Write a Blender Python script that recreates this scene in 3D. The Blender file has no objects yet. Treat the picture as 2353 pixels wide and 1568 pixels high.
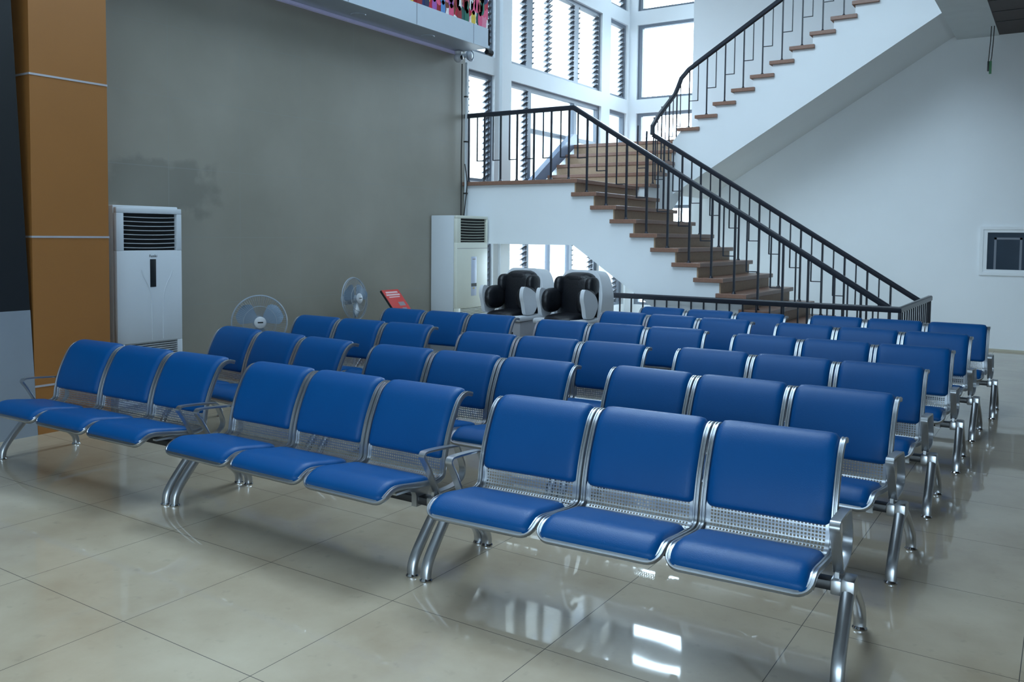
import bpy, bmesh, math, random
from mathutils import Vector, Matrix
from mathutils.geometry import tessellate_polygon
random.seed(7)
S = bpy.context.scene
COL = S.collection
PI = math.pi

# ------------------------------------------------------------------ materials
def srgb(r, g, b):
    f = lambda c: (c/255/12.92) if c/255 <= .04045 else ((c/255+.055)/1.055)**2.4
    return (f(r), f(g), f(b), 1)

def new_mat(name):
    m = bpy.data.materials.new(name); m.use_nodes = True
    nt = m.node_tree
    return m, nt, nt.nodes['Principled BSDF']

def mat(name, col, rough=.5, metal=0., var=.06, scale=6., bump=0., bscale=60., coat=0., spec=None, rvar=0., emit=None):
    m, nt, b = new_mat(name)
    N, L = nt.nodes, nt.links
    tc = N.new('ShaderNodeTexCoord')
    nz = N.new('ShaderNodeTexNoise'); nz.inputs['Scale'].default_value = scale; nz.inputs['Detail'].default_value = 4
    L.new(tc.outputs['Object'], nz.inputs['Vector'])
    cr = N.new('ShaderNodeMix'); cr.data_type = 'RGBA'
    cr.inputs[6].default_value = [c*(1-var) for c in col[:3]]+[1]
    cr.inputs[7].default_value = [min(1, c*(1+var)) for c in col[:3]]+[1]
    L.new(nz.outputs['Fac'], cr.inputs[0]); L.new(cr.outputs[2], b.inputs['Base Color'])
    b.inputs['Roughness'].default_value = rough; b.inputs['Metallic'].default_value = metal
    if rvar:
        mr = N.new('ShaderNodeMapRange'); mr.inputs[3].default_value = rough-rvar; mr.inputs[4].default_value = rough+rvar
        L.new(nz.outputs['Fac'], mr.inputs[0]); L.new(mr.outputs[0], b.inputs['Roughness'])
    if coat: b.inputs['Coat Weight'].default_value = coat; b.inputs['Coat Roughness'].default_value = .15
    if spec is not None: b.inputs['Specular IOR Level'].default_value = spec
    if bump:
        n2 = N.new('ShaderNodeTexNoise'); n2.inputs['Scale'].default_value = bscale; n2.inputs['Detail'].default_value = 3
        L.new(tc.outputs['Object'], n2.inputs['Vector'])
        bp = N.new('ShaderNodeBump'); bp.inputs['Strength'].default_value = bump; bp.inputs['Distance'].default_value = .01
        L.new(n2.outputs['Fac'], bp.inputs['Height']); L.new(bp.outputs['Normal'], b.inputs['Normal'])
    if emit:
        b.inputs['Emission Color'].default_value = emit[0]; b.inputs['Emission Strength'].default_value = emit[1]
    return m

def math_node(nt, op, a, b=None, c=None):
    n = nt.nodes.new('ShaderNodeMath'); n.operation = op
    for i, v in enumerate((a, b, c)):
        if v is None: continue
        if isinstance(v, (int, float)): n.inputs[i].default_value = v
        else: nt.links.new(v, n.inputs[i])
    return n.outputs[0]

def line_mask(nt, coord, off, period, half):
    """1 on joint lines at off + k*period"""
    a = math_node(nt, 'SUBTRACT', coord, off)
    a = math_node(nt, 'DIVIDE', a, period)
    a = math_node(nt, 'ADD', a, .5)
    a = math_node(nt, 'FRACT', a)
    a = math_node(nt, 'SUBTRACT', a, .5)
    a = math_node(nt, 'ABSOLUTE', a)
    return math_node(nt, 'LESS_THAN', a, half/period)

def floor_mat():
    m, nt, b = new_mat('polished_floor_tile')
    N, L = nt.nodes, nt.links
    geo = N.new('ShaderNodeNewGeometry'); sep = N.new('ShaderNodeSeparateXYZ')
    L.new(geo.outputs['Position'], sep.inputs[0])
    jx = line_mask(nt, sep.outputs[0], -4.102, .8, .0016)
    jy = line_mask(nt, sep.outputs[1], 2.882, .8, .0016)
    j = math_node(nt, 'MAXIMUM', jx, jy)
    nz = N.new('ShaderNodeTexNoise'); nz.inputs['Scale'].default_value = 1.6; nz.inputs['Detail'].default_value = 6; nz.inputs['Roughness'].default_value = .6
    L.new(geo.outputs['Position'], nz.inputs['Vector'])
    rp = N.new('ShaderNodeValToRGB')
    rp.color_ramp.elements[0].position = .3; rp.color_ramp.elements[0].color = FLOOR_A
    rp.color_ramp.elements[1].position = .7; rp.color_ramp.elements[1].color = FLOOR_B
    L.new(nz.outputs['Fac'], rp.inputs[0])
    # scattered scuffs
    vo = N.new('ShaderNodeTexNoise'); vo.inputs['Scale'].default_value = 14; vo.inputs['Detail'].default_value = 8
    L.new(geo.outputs['Position'], vo.inputs['Vector'])
    sc = N.new('ShaderNodeMapRange'); sc.inputs[1].default_value = .62; sc.inputs[2].default_value = .8; sc.inputs[3].default_value = 0; sc.inputs[4].default_value = .35
    L.new(vo.outputs['Fac'], sc.inputs[0])
    m1 = N.new('ShaderNodeMix'); m1.data_type = 'RGBA'; m1.inputs[7].default_value = srgb(112, 104, 88)
    L.new(sc.outputs[0], m1.inputs[0]); L.new(rp.outputs[0], m1.inputs[6])
    m2 = N.new('ShaderNodeMix'); m2.data_type = 'RGBA'; m2.inputs[7].default_value = srgb(62, 58, 52)
    L.new(j, m2.inputs[0]); L.new(m1.outputs[2], m2.inputs[6])
    L.new(m2.outputs[2], b.inputs['Base Color'])
    r1 = N.new('ShaderNodeMapRange'); r1.inputs[3].default_value = .26; r1.inputs[4].default_value = .40
    L.new(nz.outputs['Fac'], r1.inputs[0])
    rr = math_node(nt, 'MAXIMUM', r1.outputs[0], math_node(nt, 'MULTIPLY', j, .6))
    L.new(rr, b.inputs['Roughness'])
    b.inputs['Specular IOR Level'].default_value = .45
    b.inputs['Coat Weight'].default_value = .75; b.inputs['Coat Roughness'].default_value = .035
    n2 = N.new('ShaderNodeTexNoise'); n2.inputs['Scale'].default_value = 2.2; n2.inputs['Detail'].default_value = 1
    L.new(geo.outputs['Position'], n2.inputs['Vector'])
    bp = N.new('ShaderNodeBump'); bp.inputs['Strength'].default_value = .05; bp.inputs['Distance'].default_value = .02
    L.new(n2.outputs['Fac'], bp.inputs['Height']); L.new(bp.outputs['Normal'], b.inputs['Normal']); L.new(bp.outputs['Normal'], b.inputs['Coat Normal'])
    return m

def panel_wall_mat():
    m, nt, b = new_mat('grey_cladding_panels')
    N, L = nt.nodes, nt.links
    geo = N.new('ShaderNodeNewGeometry'); sep = N.new('ShaderNodeSeparateXYZ')
    L.new(geo.outputs['Position'], sep.inputs[0])
    jy = line_mask(nt, sep.outputs[1], 5.27, .868, .004)
    jz = line_mask(nt, sep.outputs[2], 1.6, .69, .004)
    j = math_node(nt, 'MAXIMUM', jy, jz)
    nz = N.new('ShaderNodeTexNoise'); nz.inputs['Scale'].default_value = .9; nz.inputs['Detail'].default_value = 5
    L.new(geo.outputs['Position'], nz.inputs['Vector'])
    rp = N.new('ShaderNodeValToRGB')
    rp.color_ramp.elements[0].position = .3; rp.color_ramp.elements[0].color = GREY_A
    rp.color_ramp.elements[1].position = .7; rp.color_ramp.elements[1].color = GREY_B
    L.new(nz.outputs['Fac'], rp.inputs[0])
    # damp patch above the first air conditioner
    st = N.new('ShaderNodeTexNoise'); st.inputs['Scale'].default_value = 4; st.inputs['Detail'].default_value = 6
    L.new(geo.outputs['Position'], st.inputs['Vector'])
    dy = math_node(nt, 'ABSOLUTE', math_node(nt, 'DIVIDE', math_node(nt, 'SUBTRACT', sep.outputs[1], 5.15), .62))
    dz = math_node(nt, 'ABSOLUTE', math_node(nt, 'DIVIDE', math_node(nt, 'SUBTRACT', sep.outputs[2], 2.08), .26))
    d = math_node(nt, 'MAXIMUM', dy, dz)
    d = math_node(nt, 'ADD', d, math_node(nt, 'MULTIPLY', math_node(nt, 'SUBTRACT', st.outputs['Fac'], .5), 1.6))
    k = N.new('ShaderNodeMapRange'); k.inputs[1].default_value = .8; k.inputs[2].default_value = 1.1; k.inputs[3].default_value = .35; k.inputs[4].default_value = 0
    L.new(d, k.inputs[0])
    m1 = N.new('ShaderNodeMix'); m1.data_type = 'RGBA'; m1.inputs[7].default_value = srgb(88, 90, 88)
    L.new(k.outputs[0], m1.inputs[0]); L.new(rp.outputs[0], m1.inputs[6])
    m2 = N.new('ShaderNodeMix'); m2.data_type = 'RGBA'; m2.inputs[7].default_value = srgb(150, 152, 148)
    L.new(math_node(nt, 'MULTIPLY', j, .45), m2.inputs[0]); L.new(m1.outputs[2], m2.inputs[6])
    L.new(m2.outputs[2], b.inputs['Base Color'])
    b.inputs['Roughness'].default_value = .38
    return m

def glass_mat(name='window_glass', tint=(.93, .97, 1, 1), refl=.08):
    m = bpy.data.materials.new(name); m.use_nodes = True
    nt = m.node_tree; N, L = nt.nodes, nt.links
    N.remove(N['Principled BSDF'])
    t = N.new('ShaderNodeBsdfTransparent'); t.inputs[0].default_value = tint
    g = N.new('ShaderNodeBsdfGlossy'); g.inputs['Roughness'].default_value = .02
    lw = N.new('ShaderNodeLayerWeight'); lw.inputs[0].default_value = .5
    fz = math_node(nt, 'MULTIPLY_ADD', math_node(nt, 'POWER', lw.outputs['Facing'], 5.), .9, .03)
    mx = N.new('ShaderNodeMixShader')
    L.new(fz, mx.inputs[0]); L.new(t.outputs[0], mx.inputs[1]); L.new(g.outputs[0], mx.inputs[2])
    L.new(mx.outputs[0], N['Material Output'].inputs[0])
    return m

def mural_mat():
    m, nt, b = new_mat('mural_print')
    N, L = nt.nodes, nt.links
    geo = N.new('ShaderNodeNewGeometry')
    nz = N.new('ShaderNodeTexNoise'); nz.inputs['Scale'].default_value = 5; nz.inputs['Detail'].default_value = 3
    L.new(geo.outputs['Position'], nz.inputs['Vector'])
    ad = N.new('ShaderNodeMix'); ad.data_type = 'VECTOR'; ad.inputs[0].default_value = .18
    L.new(geo.outputs['Position'], ad.inputs[4]); L.new(nz.outputs['Color'], ad.inputs[5])
    vo = N.new('ShaderNodeTexVoronoi'); vo.inputs['Scale'].default_value = 9
    L.new(ad.outputs[1], vo.inputs['Vector'])
    sp = N.new('ShaderNodeSeparateColor'); L.new(vo.outputs['Color'], sp.inputs[0])
    rp = N.new('ShaderNodeValToRGB'); rp.color_ramp.interpolation = 'CONSTANT'
    cols = [(0, (190, 35, 60)), (.16, (235, 90, 130)), (.3, (150, 20, 35)), (.42, (240, 235, 235)), (.54, (230, 130, 160)), (.66, (35, 90, 85)), (.74, (215, 180, 60)), (.82, (40, 55, 110)), (.9, (120, 60, 40))]
    e = rp.color_ramp.elements
    e[0].position = 0; e[0].color = srgb(*cols[0][1]); e[1].position = cols[1][0]; e[1].color = srgb(*cols[1][1])
    for p, c in cols[2:]:
        q = e.new(p); q.color = srgb(*c)
    L.new(sp.outputs[0], rp.inputs[0]); L.new(rp.outputs[0], b.inputs['Base Color'])
    b.inputs['Roughness'].default_value = .6
    return m

# tunable albedos
FLOOR_A = srgb(164, 147, 123); FLOOR_B = srgb(192, 179, 156)
GREY_A = srgb(146, 142, 131); GREY_B = srgb(160, 156, 145)

M = {}
M['floor'] = floor_mat()
M['panels'] = panel_wall_mat()
M['white'] = mat('white_paint', srgb(232, 236, 239), .7, var=.03, scale=2)
M['ceil'] = mat('ceiling_paint', srgb(215, 222, 226), .8, var=.03)
M['dark_ceiling'] = mat('brown_ceiling_boards', srgb(64, 54, 52), .6, var=.12, scale=9)
M['beam_grey'] = mat('beam_paint', srgb(205, 212, 216), .75, var=.08, scale=4)
M['orange'] = mat('orange_cladding', srgb(154, 103, 52), .45, var=.04, scale=3)
M['silver_line'] = mat('silver_joint', srgb(190, 190, 198), .4, metal=.3)
M['black_panel'] = mat('black_panel', srgb(24, 28, 32), .45)
M['grey_panel'] = mat('grey_board', srgb(134, 142, 152), .5, var=.08, scale=3)
M['metal'] = mat('silver_powder_metal', srgb(172, 176, 181), .3, metal=.92, var=.04, scale=30)
M['steel'] = mat('perforated_steel', srgb(178, 182, 187), .3, metal=.92, var=.04, scale=30)
M['leg'] = mat('cast_aluminium', srgb(176, 179, 183), .3, metal=.9, var=.06, scale=20)
M['chrome'] = mat('chrome', srgb(200, 202, 205), .12, metal=1)
M['black'] = mat('black_steel', srgb(26, 27, 30), .4)
M['blue'] = mat('blue_leatherette', srgb(0, 75, 134), .42, var=.05, scale=5, bump=.12, bscale=260, spec=.22)
M['rail'] = mat('black_rail_paint', srgb(36, 40, 50), .32, var=.2, scale=25, bump=.08, bscale=80)
M['tread'] = mat('brown_terrazzo', srgb(138, 104, 88), .35, var=.22, scale=35)
M['riser'] = mat('tan_terrazzo', srgb(164, 138, 112), .5, var=.16, scale=30)
M['frame'] = mat('grey_window_frame', srgb(112, 120, 132), .5, var=.06)
M['clip'] = mat('louvre_clip_metal', srgb(104, 106, 110), .45, metal=.5)
M['glass'] = glass_mat()
m, nt, b_ = new_mat('frosted_louvre_glass')
nt.nodes.remove(b_)
t1 = nt.nodes.new('ShaderNodeBsdfTransparent'); t1.inputs[0].default_value = (.97, .985, 1, 1)
t2 = nt.nodes.new('ShaderNodeBsdfTranslucent'); t2.inputs[0].default_value = (.9, .95, 1, 1)
tm = nt.nodes.new('ShaderNodeMixShader'); tm.inputs[0].default_value = .12
nt.links.new(t1.outputs[0], tm.inputs[1]); nt.links.new(t2.outputs[0], tm.inputs[2]); nt.links.new(tm.outputs[0], nt.nodes['Material Output'].inputs[0])
M['louvre'] = m
M['ac_white'] = mat('appliance_white', srgb(206, 212, 218), .35, var=.02)
M['ac_cream'] = mat('appliance_cream', srgb(222, 224, 212), .4, var=.03)  # cream for front panel and slats; the cabinet behind is white
M['ac_dark'] = mat('grille_cavity', srgb(16, 18, 20), .6)
M['slat'] = mat('grille_slat', srgb(196, 200, 206), .4)
M['slat_dim'] = mat('intake_slat', srgb(172, 178, 182), .45)
M['fan_grey'] = mat('fan_grey_plastic', srgb(150, 160, 172), .4)
M['fan_blade'] = mat('fan_blade_plastic', srgb(120, 140, 160), .25)
M['shell'] = mat('white_gloss_shell', srgb(216, 220, 226), .3, var=.03)
M['base_grey'] = mat('grey_base_panel', srgb(168, 168, 174), .55, var=.05)
M['leather'] = mat('black_leather', srgb(22, 24, 30), .38, var=.15, scale=12, bump=.25, bscale=40)
M['red'] = mat('red_notice', srgb(214, 70, 66), .4, var=.06)
M['pale'] = mat('pale_print', srgb(232, 196, 198), .5)
M['grey_print'] = mat('grey_print', srgb(150, 140, 146), .5)
M['pcb'] = mat('green_board', srgb(60, 120, 80), .5)
M['cable'] = mat('dark_cable', srgb(44, 40, 38), .6)
M['pipe'] = mat('white_conduit', srgb(200, 208, 212), .45)
M['lens'] = mat('black_lens', srgb(10, 12, 16), .08)
M['alu'] = mat('aluminium_composite', srgb(176, 186, 198), .3, metal=.25, var=.03)
M['fascia'] = mat('pale_fascia', srgb(196, 208, 220), .4, var=.02)
M['led'] = mat('led_diffuser', srgb(206, 206, 236), .4, emit=(srgb(190, 190, 255), .05))
M['mural'] = mural_mat()
M['dark_glass'] = mat('dark_window_glass', srgb(44, 58, 72), .25, var=.2, scale=3, spec=.08)
M['dado'] = mat('blue_grey_dado', srgb(120, 134, 158), .4, var=.08)
for nm, c in (('p_white', (238, 238, 242)), ('p_yellow', (222, 190, 60)), ('p_purple', (160, 90, 175)), ('p_blue', (90, 140, 200)), ('p_skin', (206, 150, 120)), ('p_navy', (40, 48, 84)), ('p_red', (150, 30, 40)), ('p_hair', (40, 28, 30)), ('p_pink', (226, 84, 128)), ('p_green', (30, 110, 90))):
    M[nm] = mat('mural_'+nm[2:], srgb(*c), .6, var=.15, scale=25)

# ------------------------------------------------------------------ mesh helpers
class MB:
    def __init__(s): s.v = []; s.f = []; s.mi = []
    def add(s, vs, fs, mi=0):
        o = len(s.v); s.v += [tuple(v) for v in vs]; s.f += [[i+o for i in f] for f in fs]; s.mi += [mi]*len(fs)
        return s
    def box(s, x0, x1, y0, y1, z0, z1, mi=0, bev=0.):
        if x0 > x1: x0, x1 = x1, x0
        if y0 > y1: y0, y1 = y1, y0
        if z0 > z1: z0, z1 = z1, z0
        if bev:
            bm = bmesh.new(); bmesh.ops.create_cube(bm, size=1)
            for v in bm.verts: v.co = ((x0+x1)/2+v.co.x*(x1-x0), (y0+y1)/2+v.co.y*(y1-y0), (z0+z1)/2+v.co.z*(z1-z0))
            bmesh.ops.bevel(bm, geom=bm.edges[:], offset=min(bev, .49*min(x1-x0, y1-y0, z1-z0)), segments=2, affect='EDGES', profile=.5)
            bm.verts.index_update()
            s.add([v.co[:] for v in bm.verts], [[v.index for v in f.verts] for f in bm.faces], mi); bm.free(); return s
        v = [(x, y, z) for x in (x0, x1) for y in (y0, y1) for z in (z0, z1)]
        return s.add(v, [(0, 1, 3, 2), (4, 6, 7, 5), (0, 4, 5, 1), (2, 3, 7, 6), (0, 2, 6, 4), (1, 5, 7, 3)], mi)
    def prism(s, poly, axis, a0, a1, mi=0):
        """extrude a polygon (list of 2-D points) along axis; 2-D coords are the remaining axes in order"""
        n = len(poly)
        def P(p, a):
            return {'x': (a, p[0], p[1]), 'y': (p[0], a, p[1]), 'z': (p[0], p[1], a)}[axis]
        vs = [P(p, a0) for p in poly]+[P(p, a1) for p in poly]
        caps = tessellate_polygon([[Vector((p[0], p[1], 0)) for p in poly]]) if n > 8 else [list(range(n))]
        fs = [list(c)[::-1] for c in caps]+[[i+n for i in c] for c in caps]+[(i, (i+1) % n, n+(i+1) % n, n+i) for i in range(n)]
        return s.add(vs, fs, mi)
    def tube(s, pts, r, n=8, closed=False, mi=0, cap=True, sect=None, normals=None):
        """sweep a section along pts; sect = list of (u,v) offsets, else a circle of radius r"""
        pts = [Vector(p) for p in pts]; k = len(pts)
        sect = sect or [(r*math.cos(2*PI*i/n), r*math.sin(2*PI*i/n)) for i in range(n)]
        n = len(sect); vs = []
        up = None
        for i, p in enumerate(pts):
            a = pts[(i-1) % k] if (closed or i > 0) else p
            b = pts[(i+1) % k] if (closed or i < k-1) else p
            t = (b-a).normalized()
            if normals: w = Vector(normals[i]); w = (w-t*w.dot(t)).normalized()
            else:
                if up is None:
                    up = Vector((0, 0, 1)) if abs(t.z) < .9 else Vector((1, 0, 0))
                w = (up-t*up.dot(t)).normalized(); up = w
            u = t.cross(w).normalized()
            # keep mitre width
            sc = 1.
            if 0 < i < k-1 or closed:
                t1 = (p-a).normalized(); c = max(.35, t.dot(t1)); sc = 1/c if c < .999 else 1.
            for (su, sv) in sect: vs.append(p+u*su+w*sv)
        fs = []
        for i in range(k if closed else k-1):
            j = (i+1) % k
            for q in range(n):
                fs.append((i*n+q, i*n+(q+1) % n, j*n+(q+1) % n, j*n+q))
        if cap and not closed: fs += [list(range(n))[::-1], [(k-1)*n+q for q in range(n)]]
        return s.add(vs, fs, mi)
    def lathe(s, prof, c=(0, 0, 0), axis='z', n=24, mi=0):
        vs = []; k = len(prof)
        for (r, h) in prof:
            for i in range(n):
                a = 2*PI*i/n; x, y = r*math.cos(a), r*math.sin(a)
                p = {'z': (x, y, h), 'x': (h, x, y), 'y': (x, h, y)}[axis]
                vs.append((c[0]+p[0], c[1]+p[1], c[2]+p[2]))
        fs = [(i*n+q, i*n+(q+1) % n, (i+1)*n+(q+1) % n, (i+1)*n+q) for i in range(k-1) for q in range(n)]
        fs += [list(range(n))[::-1], [(k-1)*n+q for q in range(n)]]
        return s.add(vs, fs, mi)
    def ball(s, c, r, seg=16, ring=10, mi=0, power=1.):
        vs = []; fs = []
        rx, ry, rz = (r, r, r) if isinstance(r, (int, float)) else r
        sg = lambda x: math.copysign(abs(x)**power, x)
        for j in range(ring+1):
            th = PI*j/ring
            for i in range(seg):
                ph = 2*PI*i/seg
                vs.append((c[0]+rx*sg(math.sin(th))*sg(math.cos(ph)), c[1]+ry*sg(math.sin(th))*sg(math.sin(ph)), c[2]+rz*sg(math.cos(th))))
        for j in range(ring):
            for i in range(seg):
                fs.append((j*seg+i, (j+1)*seg+i, (j+1)*seg+(i+1) % seg, j*seg+(i+1) % seg))
        return s.add(vs, fs, mi)
    def mesh(s, name, mats, smooth=35):
        me = bpy.data.meshes.new(name); me.from_pydata(s.v, [], s.f)
        for m in (mats if isinstance(mats, (list, tuple)) else [mats]): me.materials.append(m)
        if any(s.mi): me.polygons.foreach_set('material_index', s.mi)
        bm = bmesh.new(); bm.from_mesh(me); bmesh.ops.remove_doubles(bm, verts=bm.verts, dist=1e-6)
        bmesh.ops.recalc_face_normals(bm, faces=bm.faces); bm.to_mesh(me); bm.free()
        if smooth:
            me.shade_smooth(); me.set_sharp_from_angle(angle=math.radians(smooth))
        me.update(); return me

def link(name, data, parent=None, loc=None, rz=0):
    o = bpy.data.objects.new(name, data); COL.objects.link(o)
    if loc is not None: o.location = loc
    if rz: o.rotation_euler.z = rz
    if parent: o.parent = parent
    return o
def build(name, mb, mats, parent=None, smooth=35, loc=None, rz=0):
    return link(name, mb.mesh(name, mats, smooth), parent, loc, rz)
def struct(name, mb, mats, smooth=0):
    o = build(name, mb, mats, None, smooth); o['kind'] = 'structure'; return o
def tag(o, label, cat, group=None):
    o['label'] = label; o['category'] = cat
    if group: o['group'] = group
    return o
def thing(name, label, cat, loc=(0, 0, 0), rz=0, group=None):
    return tag(link(name, None, None, loc, rz), label, cat, group)

# ------------------------------------------------------------------ camera
cam_d = bpy.data.cameras.new('camera'); cam = link('camera', cam_d)
F, YAW, PITCH, ROLL, CH, CX, CY = 1967.5838, .577379404, .0513789828, .0107957386, 1.65050417, 1176.5, 642.908906
f = Vector((-math.sin(YAW)*math.cos(PITCH), math.cos(YAW)*math.cos(PITCH), -math.sin(PITCH)))
r = Vector((math.cos(YAW), math.sin(YAW), 0)); u = r.cross(f)
c_, s_ = math.cos(ROLL), math.sin(ROLL)
r2 = r*c_+u*s_; u2 = u*c_-r*s_
mt = Matrix(((r2.x, u2.x, -f.x, 0), (r2.y, u2.y, -f.y, 0), (r2.z, u2.z, -f.z, CH), (0, 0, 0, 1)))
cam.matrix_world = mt
cam_d.sensor_fit = 'HORIZONTAL'; cam_d.sensor_width = 36; cam_d.lens = F*36/2353
cam_d.shift_x = 0; cam_d.shift_y = -(784-CY)/2353
cam_d.clip_start = .05; cam_d.clip_end = 200
S.camera = cam

# ------------------------------------------------------------------ the setting
XW, YB, YR = -7.5, 14.69, 15.70      # grey wall plane, white back wall plane, stairwell recess plane
HT = 7.8
struct('floor', MB().box(-7.7, 8, -7, 16, -.1, 0), M['floor'])
struct('wall_left', MB().box(XW-.2, XW, -7, 10.2, 0, HT), M['panels'])
struct('wall_back', MB().box(-5.77, 8, YB, YB+.2, 0, HT).box(-5.77, -5.57, YB+.2, YR+.2, 0, HT), M['white'])
struct('wall_right', MB().box(8, 8.2, -7, YB+.2, 0, HT), M['white'])
struct('wall_front', MB().box(-7.7, 8.2, -7.2, -7, 4.2, HT).box(-7.7, -2.0, -7.2, -7, 0, 4.2).box(7, 8.2, -7.2, -7, 0, 4.2), M['white'])
struct('ceiling', MB().box(-7.7, 8.2, 9.5, 16, HT, HT+.1).box(-7.7, 8.2, -7.2, 0.5, HT, HT+.1).box(-7.7, -6.6, .5, 9.5, HT, HT+.1).box(-1.6, 8.2, .5, 9.5, HT, HT+.1), M['ceil'])
sk = struct('window_added_skylight', MB().box(-6.6, -1.6, 4.95, 5.05, HT, HT+.1), M['frame'])  # unseen roof opening, added to light floor and benches from above
build('pane', MB().box(-6.6, -1.6, .5, 9.5, HT+.04, HT+.05), M['glass'], sk, 0)
struct('ceiling_brown', MB().box(-1.0, 8, -7, YB, 4.70, 4.76), M['dark_ceiling'])
bj = MB()
for k in range(12):
    y = 13.8-.62*k
    bj.box(-.99, 8, y-.004, y+.004, 4.694, 4.702)
for k in range(10):
    x = -.45+.62*k
    bj.box(x-.003, x+.003, 6, YB, 4.695, 4.702)
struct('trim_1', bj, M['black'])
sl = MB().box(-1.56, 8, -7, YB, 4.76, 5.8).box(-1.56, -1.0, -7, YB, 4.69, 4.76)
struct('beam', sl, M['beam_grey'])
struct('baseboard_back', MB().box(-1.4, 8, YB-.012, YB, 0, .03), mat('beige_skirting', srgb(190, 184, 165), .5))

BANDS = {'A': (.30, 2.28), 'B': (2.46, 4.10), 'C': (4.37, 5.83), 'D': (6.10, 6.63), 'E': (6.83, 7.15)}
BAYS = {0: (10.29, 10.97), 1: (11.37, 14.53), 2: (14.88, 15.62)}
ws = MB()
edges = [0, .30, 2.28, 2.46, 4.10, 4.37, 5.83, 6.10, 6.63, 6.83, 7.15, HT]
for i in range(0, len(edges), 2):
    ws.box(XW-.2, XW, 10.2, 16, edges[i], edges[i+1])
for y0, y1 in ((10.2, 10.29), (10.97, 11.37), (14.53, 14.88), (15.62, 16)):
    for b0, b1 in BANDS.values(): ws.box(XW-.2, XW, y0, y1, b0, b1)
ws.box(XW, XW+.05, 11.10, 11.36, 0, HT)
struct('wall_stairwell_left', ws, M['white'])
wr = MB()
for i in range(0, len(edges), 2): wr.box(XW, -5.77, YR, YR+.2, edges[i], edges[i+1])
for b0, b1 in BANDS.values(): wr.box(XW, -7.33, YR, YR+.2, b0, b1)
struct('wall_stairwell_back', wr, M['white'])

NW = [0]
def window(bay, zb, segs, transom=None):
    """segs: list of (kind, y0, y1); kind L louvre, G fixed glass, M frame member. plane X=XW-.1"""
    NW[0] += 1
    z0, z1 = BANDS[zb]; y0, y1 = BAYS[bay]
    xf = XW-.09
    fr = MB(); pane = MB(); lou = MB(); clip = MB()
    fr.box(xf-.05, xf+.04, y0, y1, z1-.07, z1).box(xf-.05, xf+.04, y0, y1, z0, z0+.05)
    fr.box(xf-.05, xf+.04, y0, y0+.035, z0+.05, z1-.07).box(xf-.05, xf+.04, y1-.05, y1, z0+.05, z1-.07)
    for k, a, b in segs:
        if k == 'M': fr.box(xf-.05, xf+.04, a, b, z0+.05, z1-.07)
        if k == 'G': pane.box(xf-.004, xf+.004, a, b, z0+.05, z1-.07)
        if k == 'L':
            n = int((z1-z0-.12)/.088); p = (z1-z0-.12)/n
            for i in range(n):
                zc = z0+.05+(i+.5)*p
                dx, dz = .05, .034
                q = [(xf-dx, zc-dz), (xf+dx, zc+dz), (xf+dx, zc+dz+.006), (xf-dx, zc-dz+.006)]
                lou.prism(q, 'y', a+.01, b-.01)
                q2 = [(xf-dx-.006, zc-dz-.005), (xf+dx+.006, zc+dz-.003), (xf+dx+.006, zc+dz+.010), (xf-dx-.006, zc-dz+.009)]
                clip.prism(q2, 'y', b-.075, b-.002); clip.prism(q2, 'y', a+.002, a+.03)
            fr.box(xf-.012, xf+.012, b-.018, b, z0+.05, z1-.07)
    if transom: fr.box(xf-.05, xf+.04, transom[0], transom[1], transom[2], transom[3])
    o = struct('window_%d' % NW[0], fr, M['frame'])
    if pane.v: build('pane', pane, M['glass'], o, 0)
    if lou.v: build('louvre_glass', lou, M['louvre'], o, 0); build('louvre_clips', clip, M['clip'], o, 0)
    return o
B1 = BAYS[1]
window(0, 'A', [('L', 10.33, 10.92)]); window(0, 'B', [('L', 10.33, 10.92)]); window(0, 'C', [('L', 10.33, 10.92)]); window(0, 'D', [('L', 10.33, 10.92)]); window(0, 'E', [('G', 10.33, 10.92)])
window(1, 'A', [('L', 11.41, 12.03), ('M', 12.03, 12.08), ('G', 12.08, 13.46), ('M', 12.765, 12.79), ('M', 13.46, 13.57), ('L', 13.57, 14.37), ('M', 14.37, 14.42), ('G', 14.42, 14.48)])
window(1, 'B', [('L', 11.41, 12.01), ('M', 12.01, 12.11), ('G', 12.11, 13.57), ('M', 13.57, 13.66), ('G', 13.66, 14.45)], (12.11, 14.48, 3.36, 3.425))
for z in 'CDE':
    window(1, z, [('L', 11.41, 11.94), ('M', 11.94, 12.13), ('L', 12.13, 12.70), ('L', 12.72, 13.54), ('M', 13.54, 13.70), ('L', 13.70, 14.46)])
window(2, 'A', [('L', 14.92, 15.4), ('M', 15.4, 15.5), ('G', 15.5, 15.57)]); window(2, 'B', [('G', 14.92, 15.57)])
window(2, 'C', [('L', 14.92, 15.55)]); window(2, 'D', [('L', 14.92, 15.55)]); window(2, 'E', [('G', 14.92, 15.57)])
for z in 'ABCDE':
    NW[0] += 1
    z0, z1 = BANDS[z]; fr = MB(); yf = YR+.09
    fr.box(-7.33, -5.77, yf-.04, yf+.05, z1-.06, z1).box(-7.33, -5.77, yf-.04, yf+.05, z0, z0+.05)
    fr.box(-7.33, -7.24, yf-.04, yf+.05, z0+.05, z1-.06)
    o = struct('window_%d' % NW[0], fr, M['frame'])
    build('pane', MB().box(-7.24, -5.77, yf-.004, yf+.004, z0+.05, z1-.06), M['glass'], o, 0)
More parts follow.
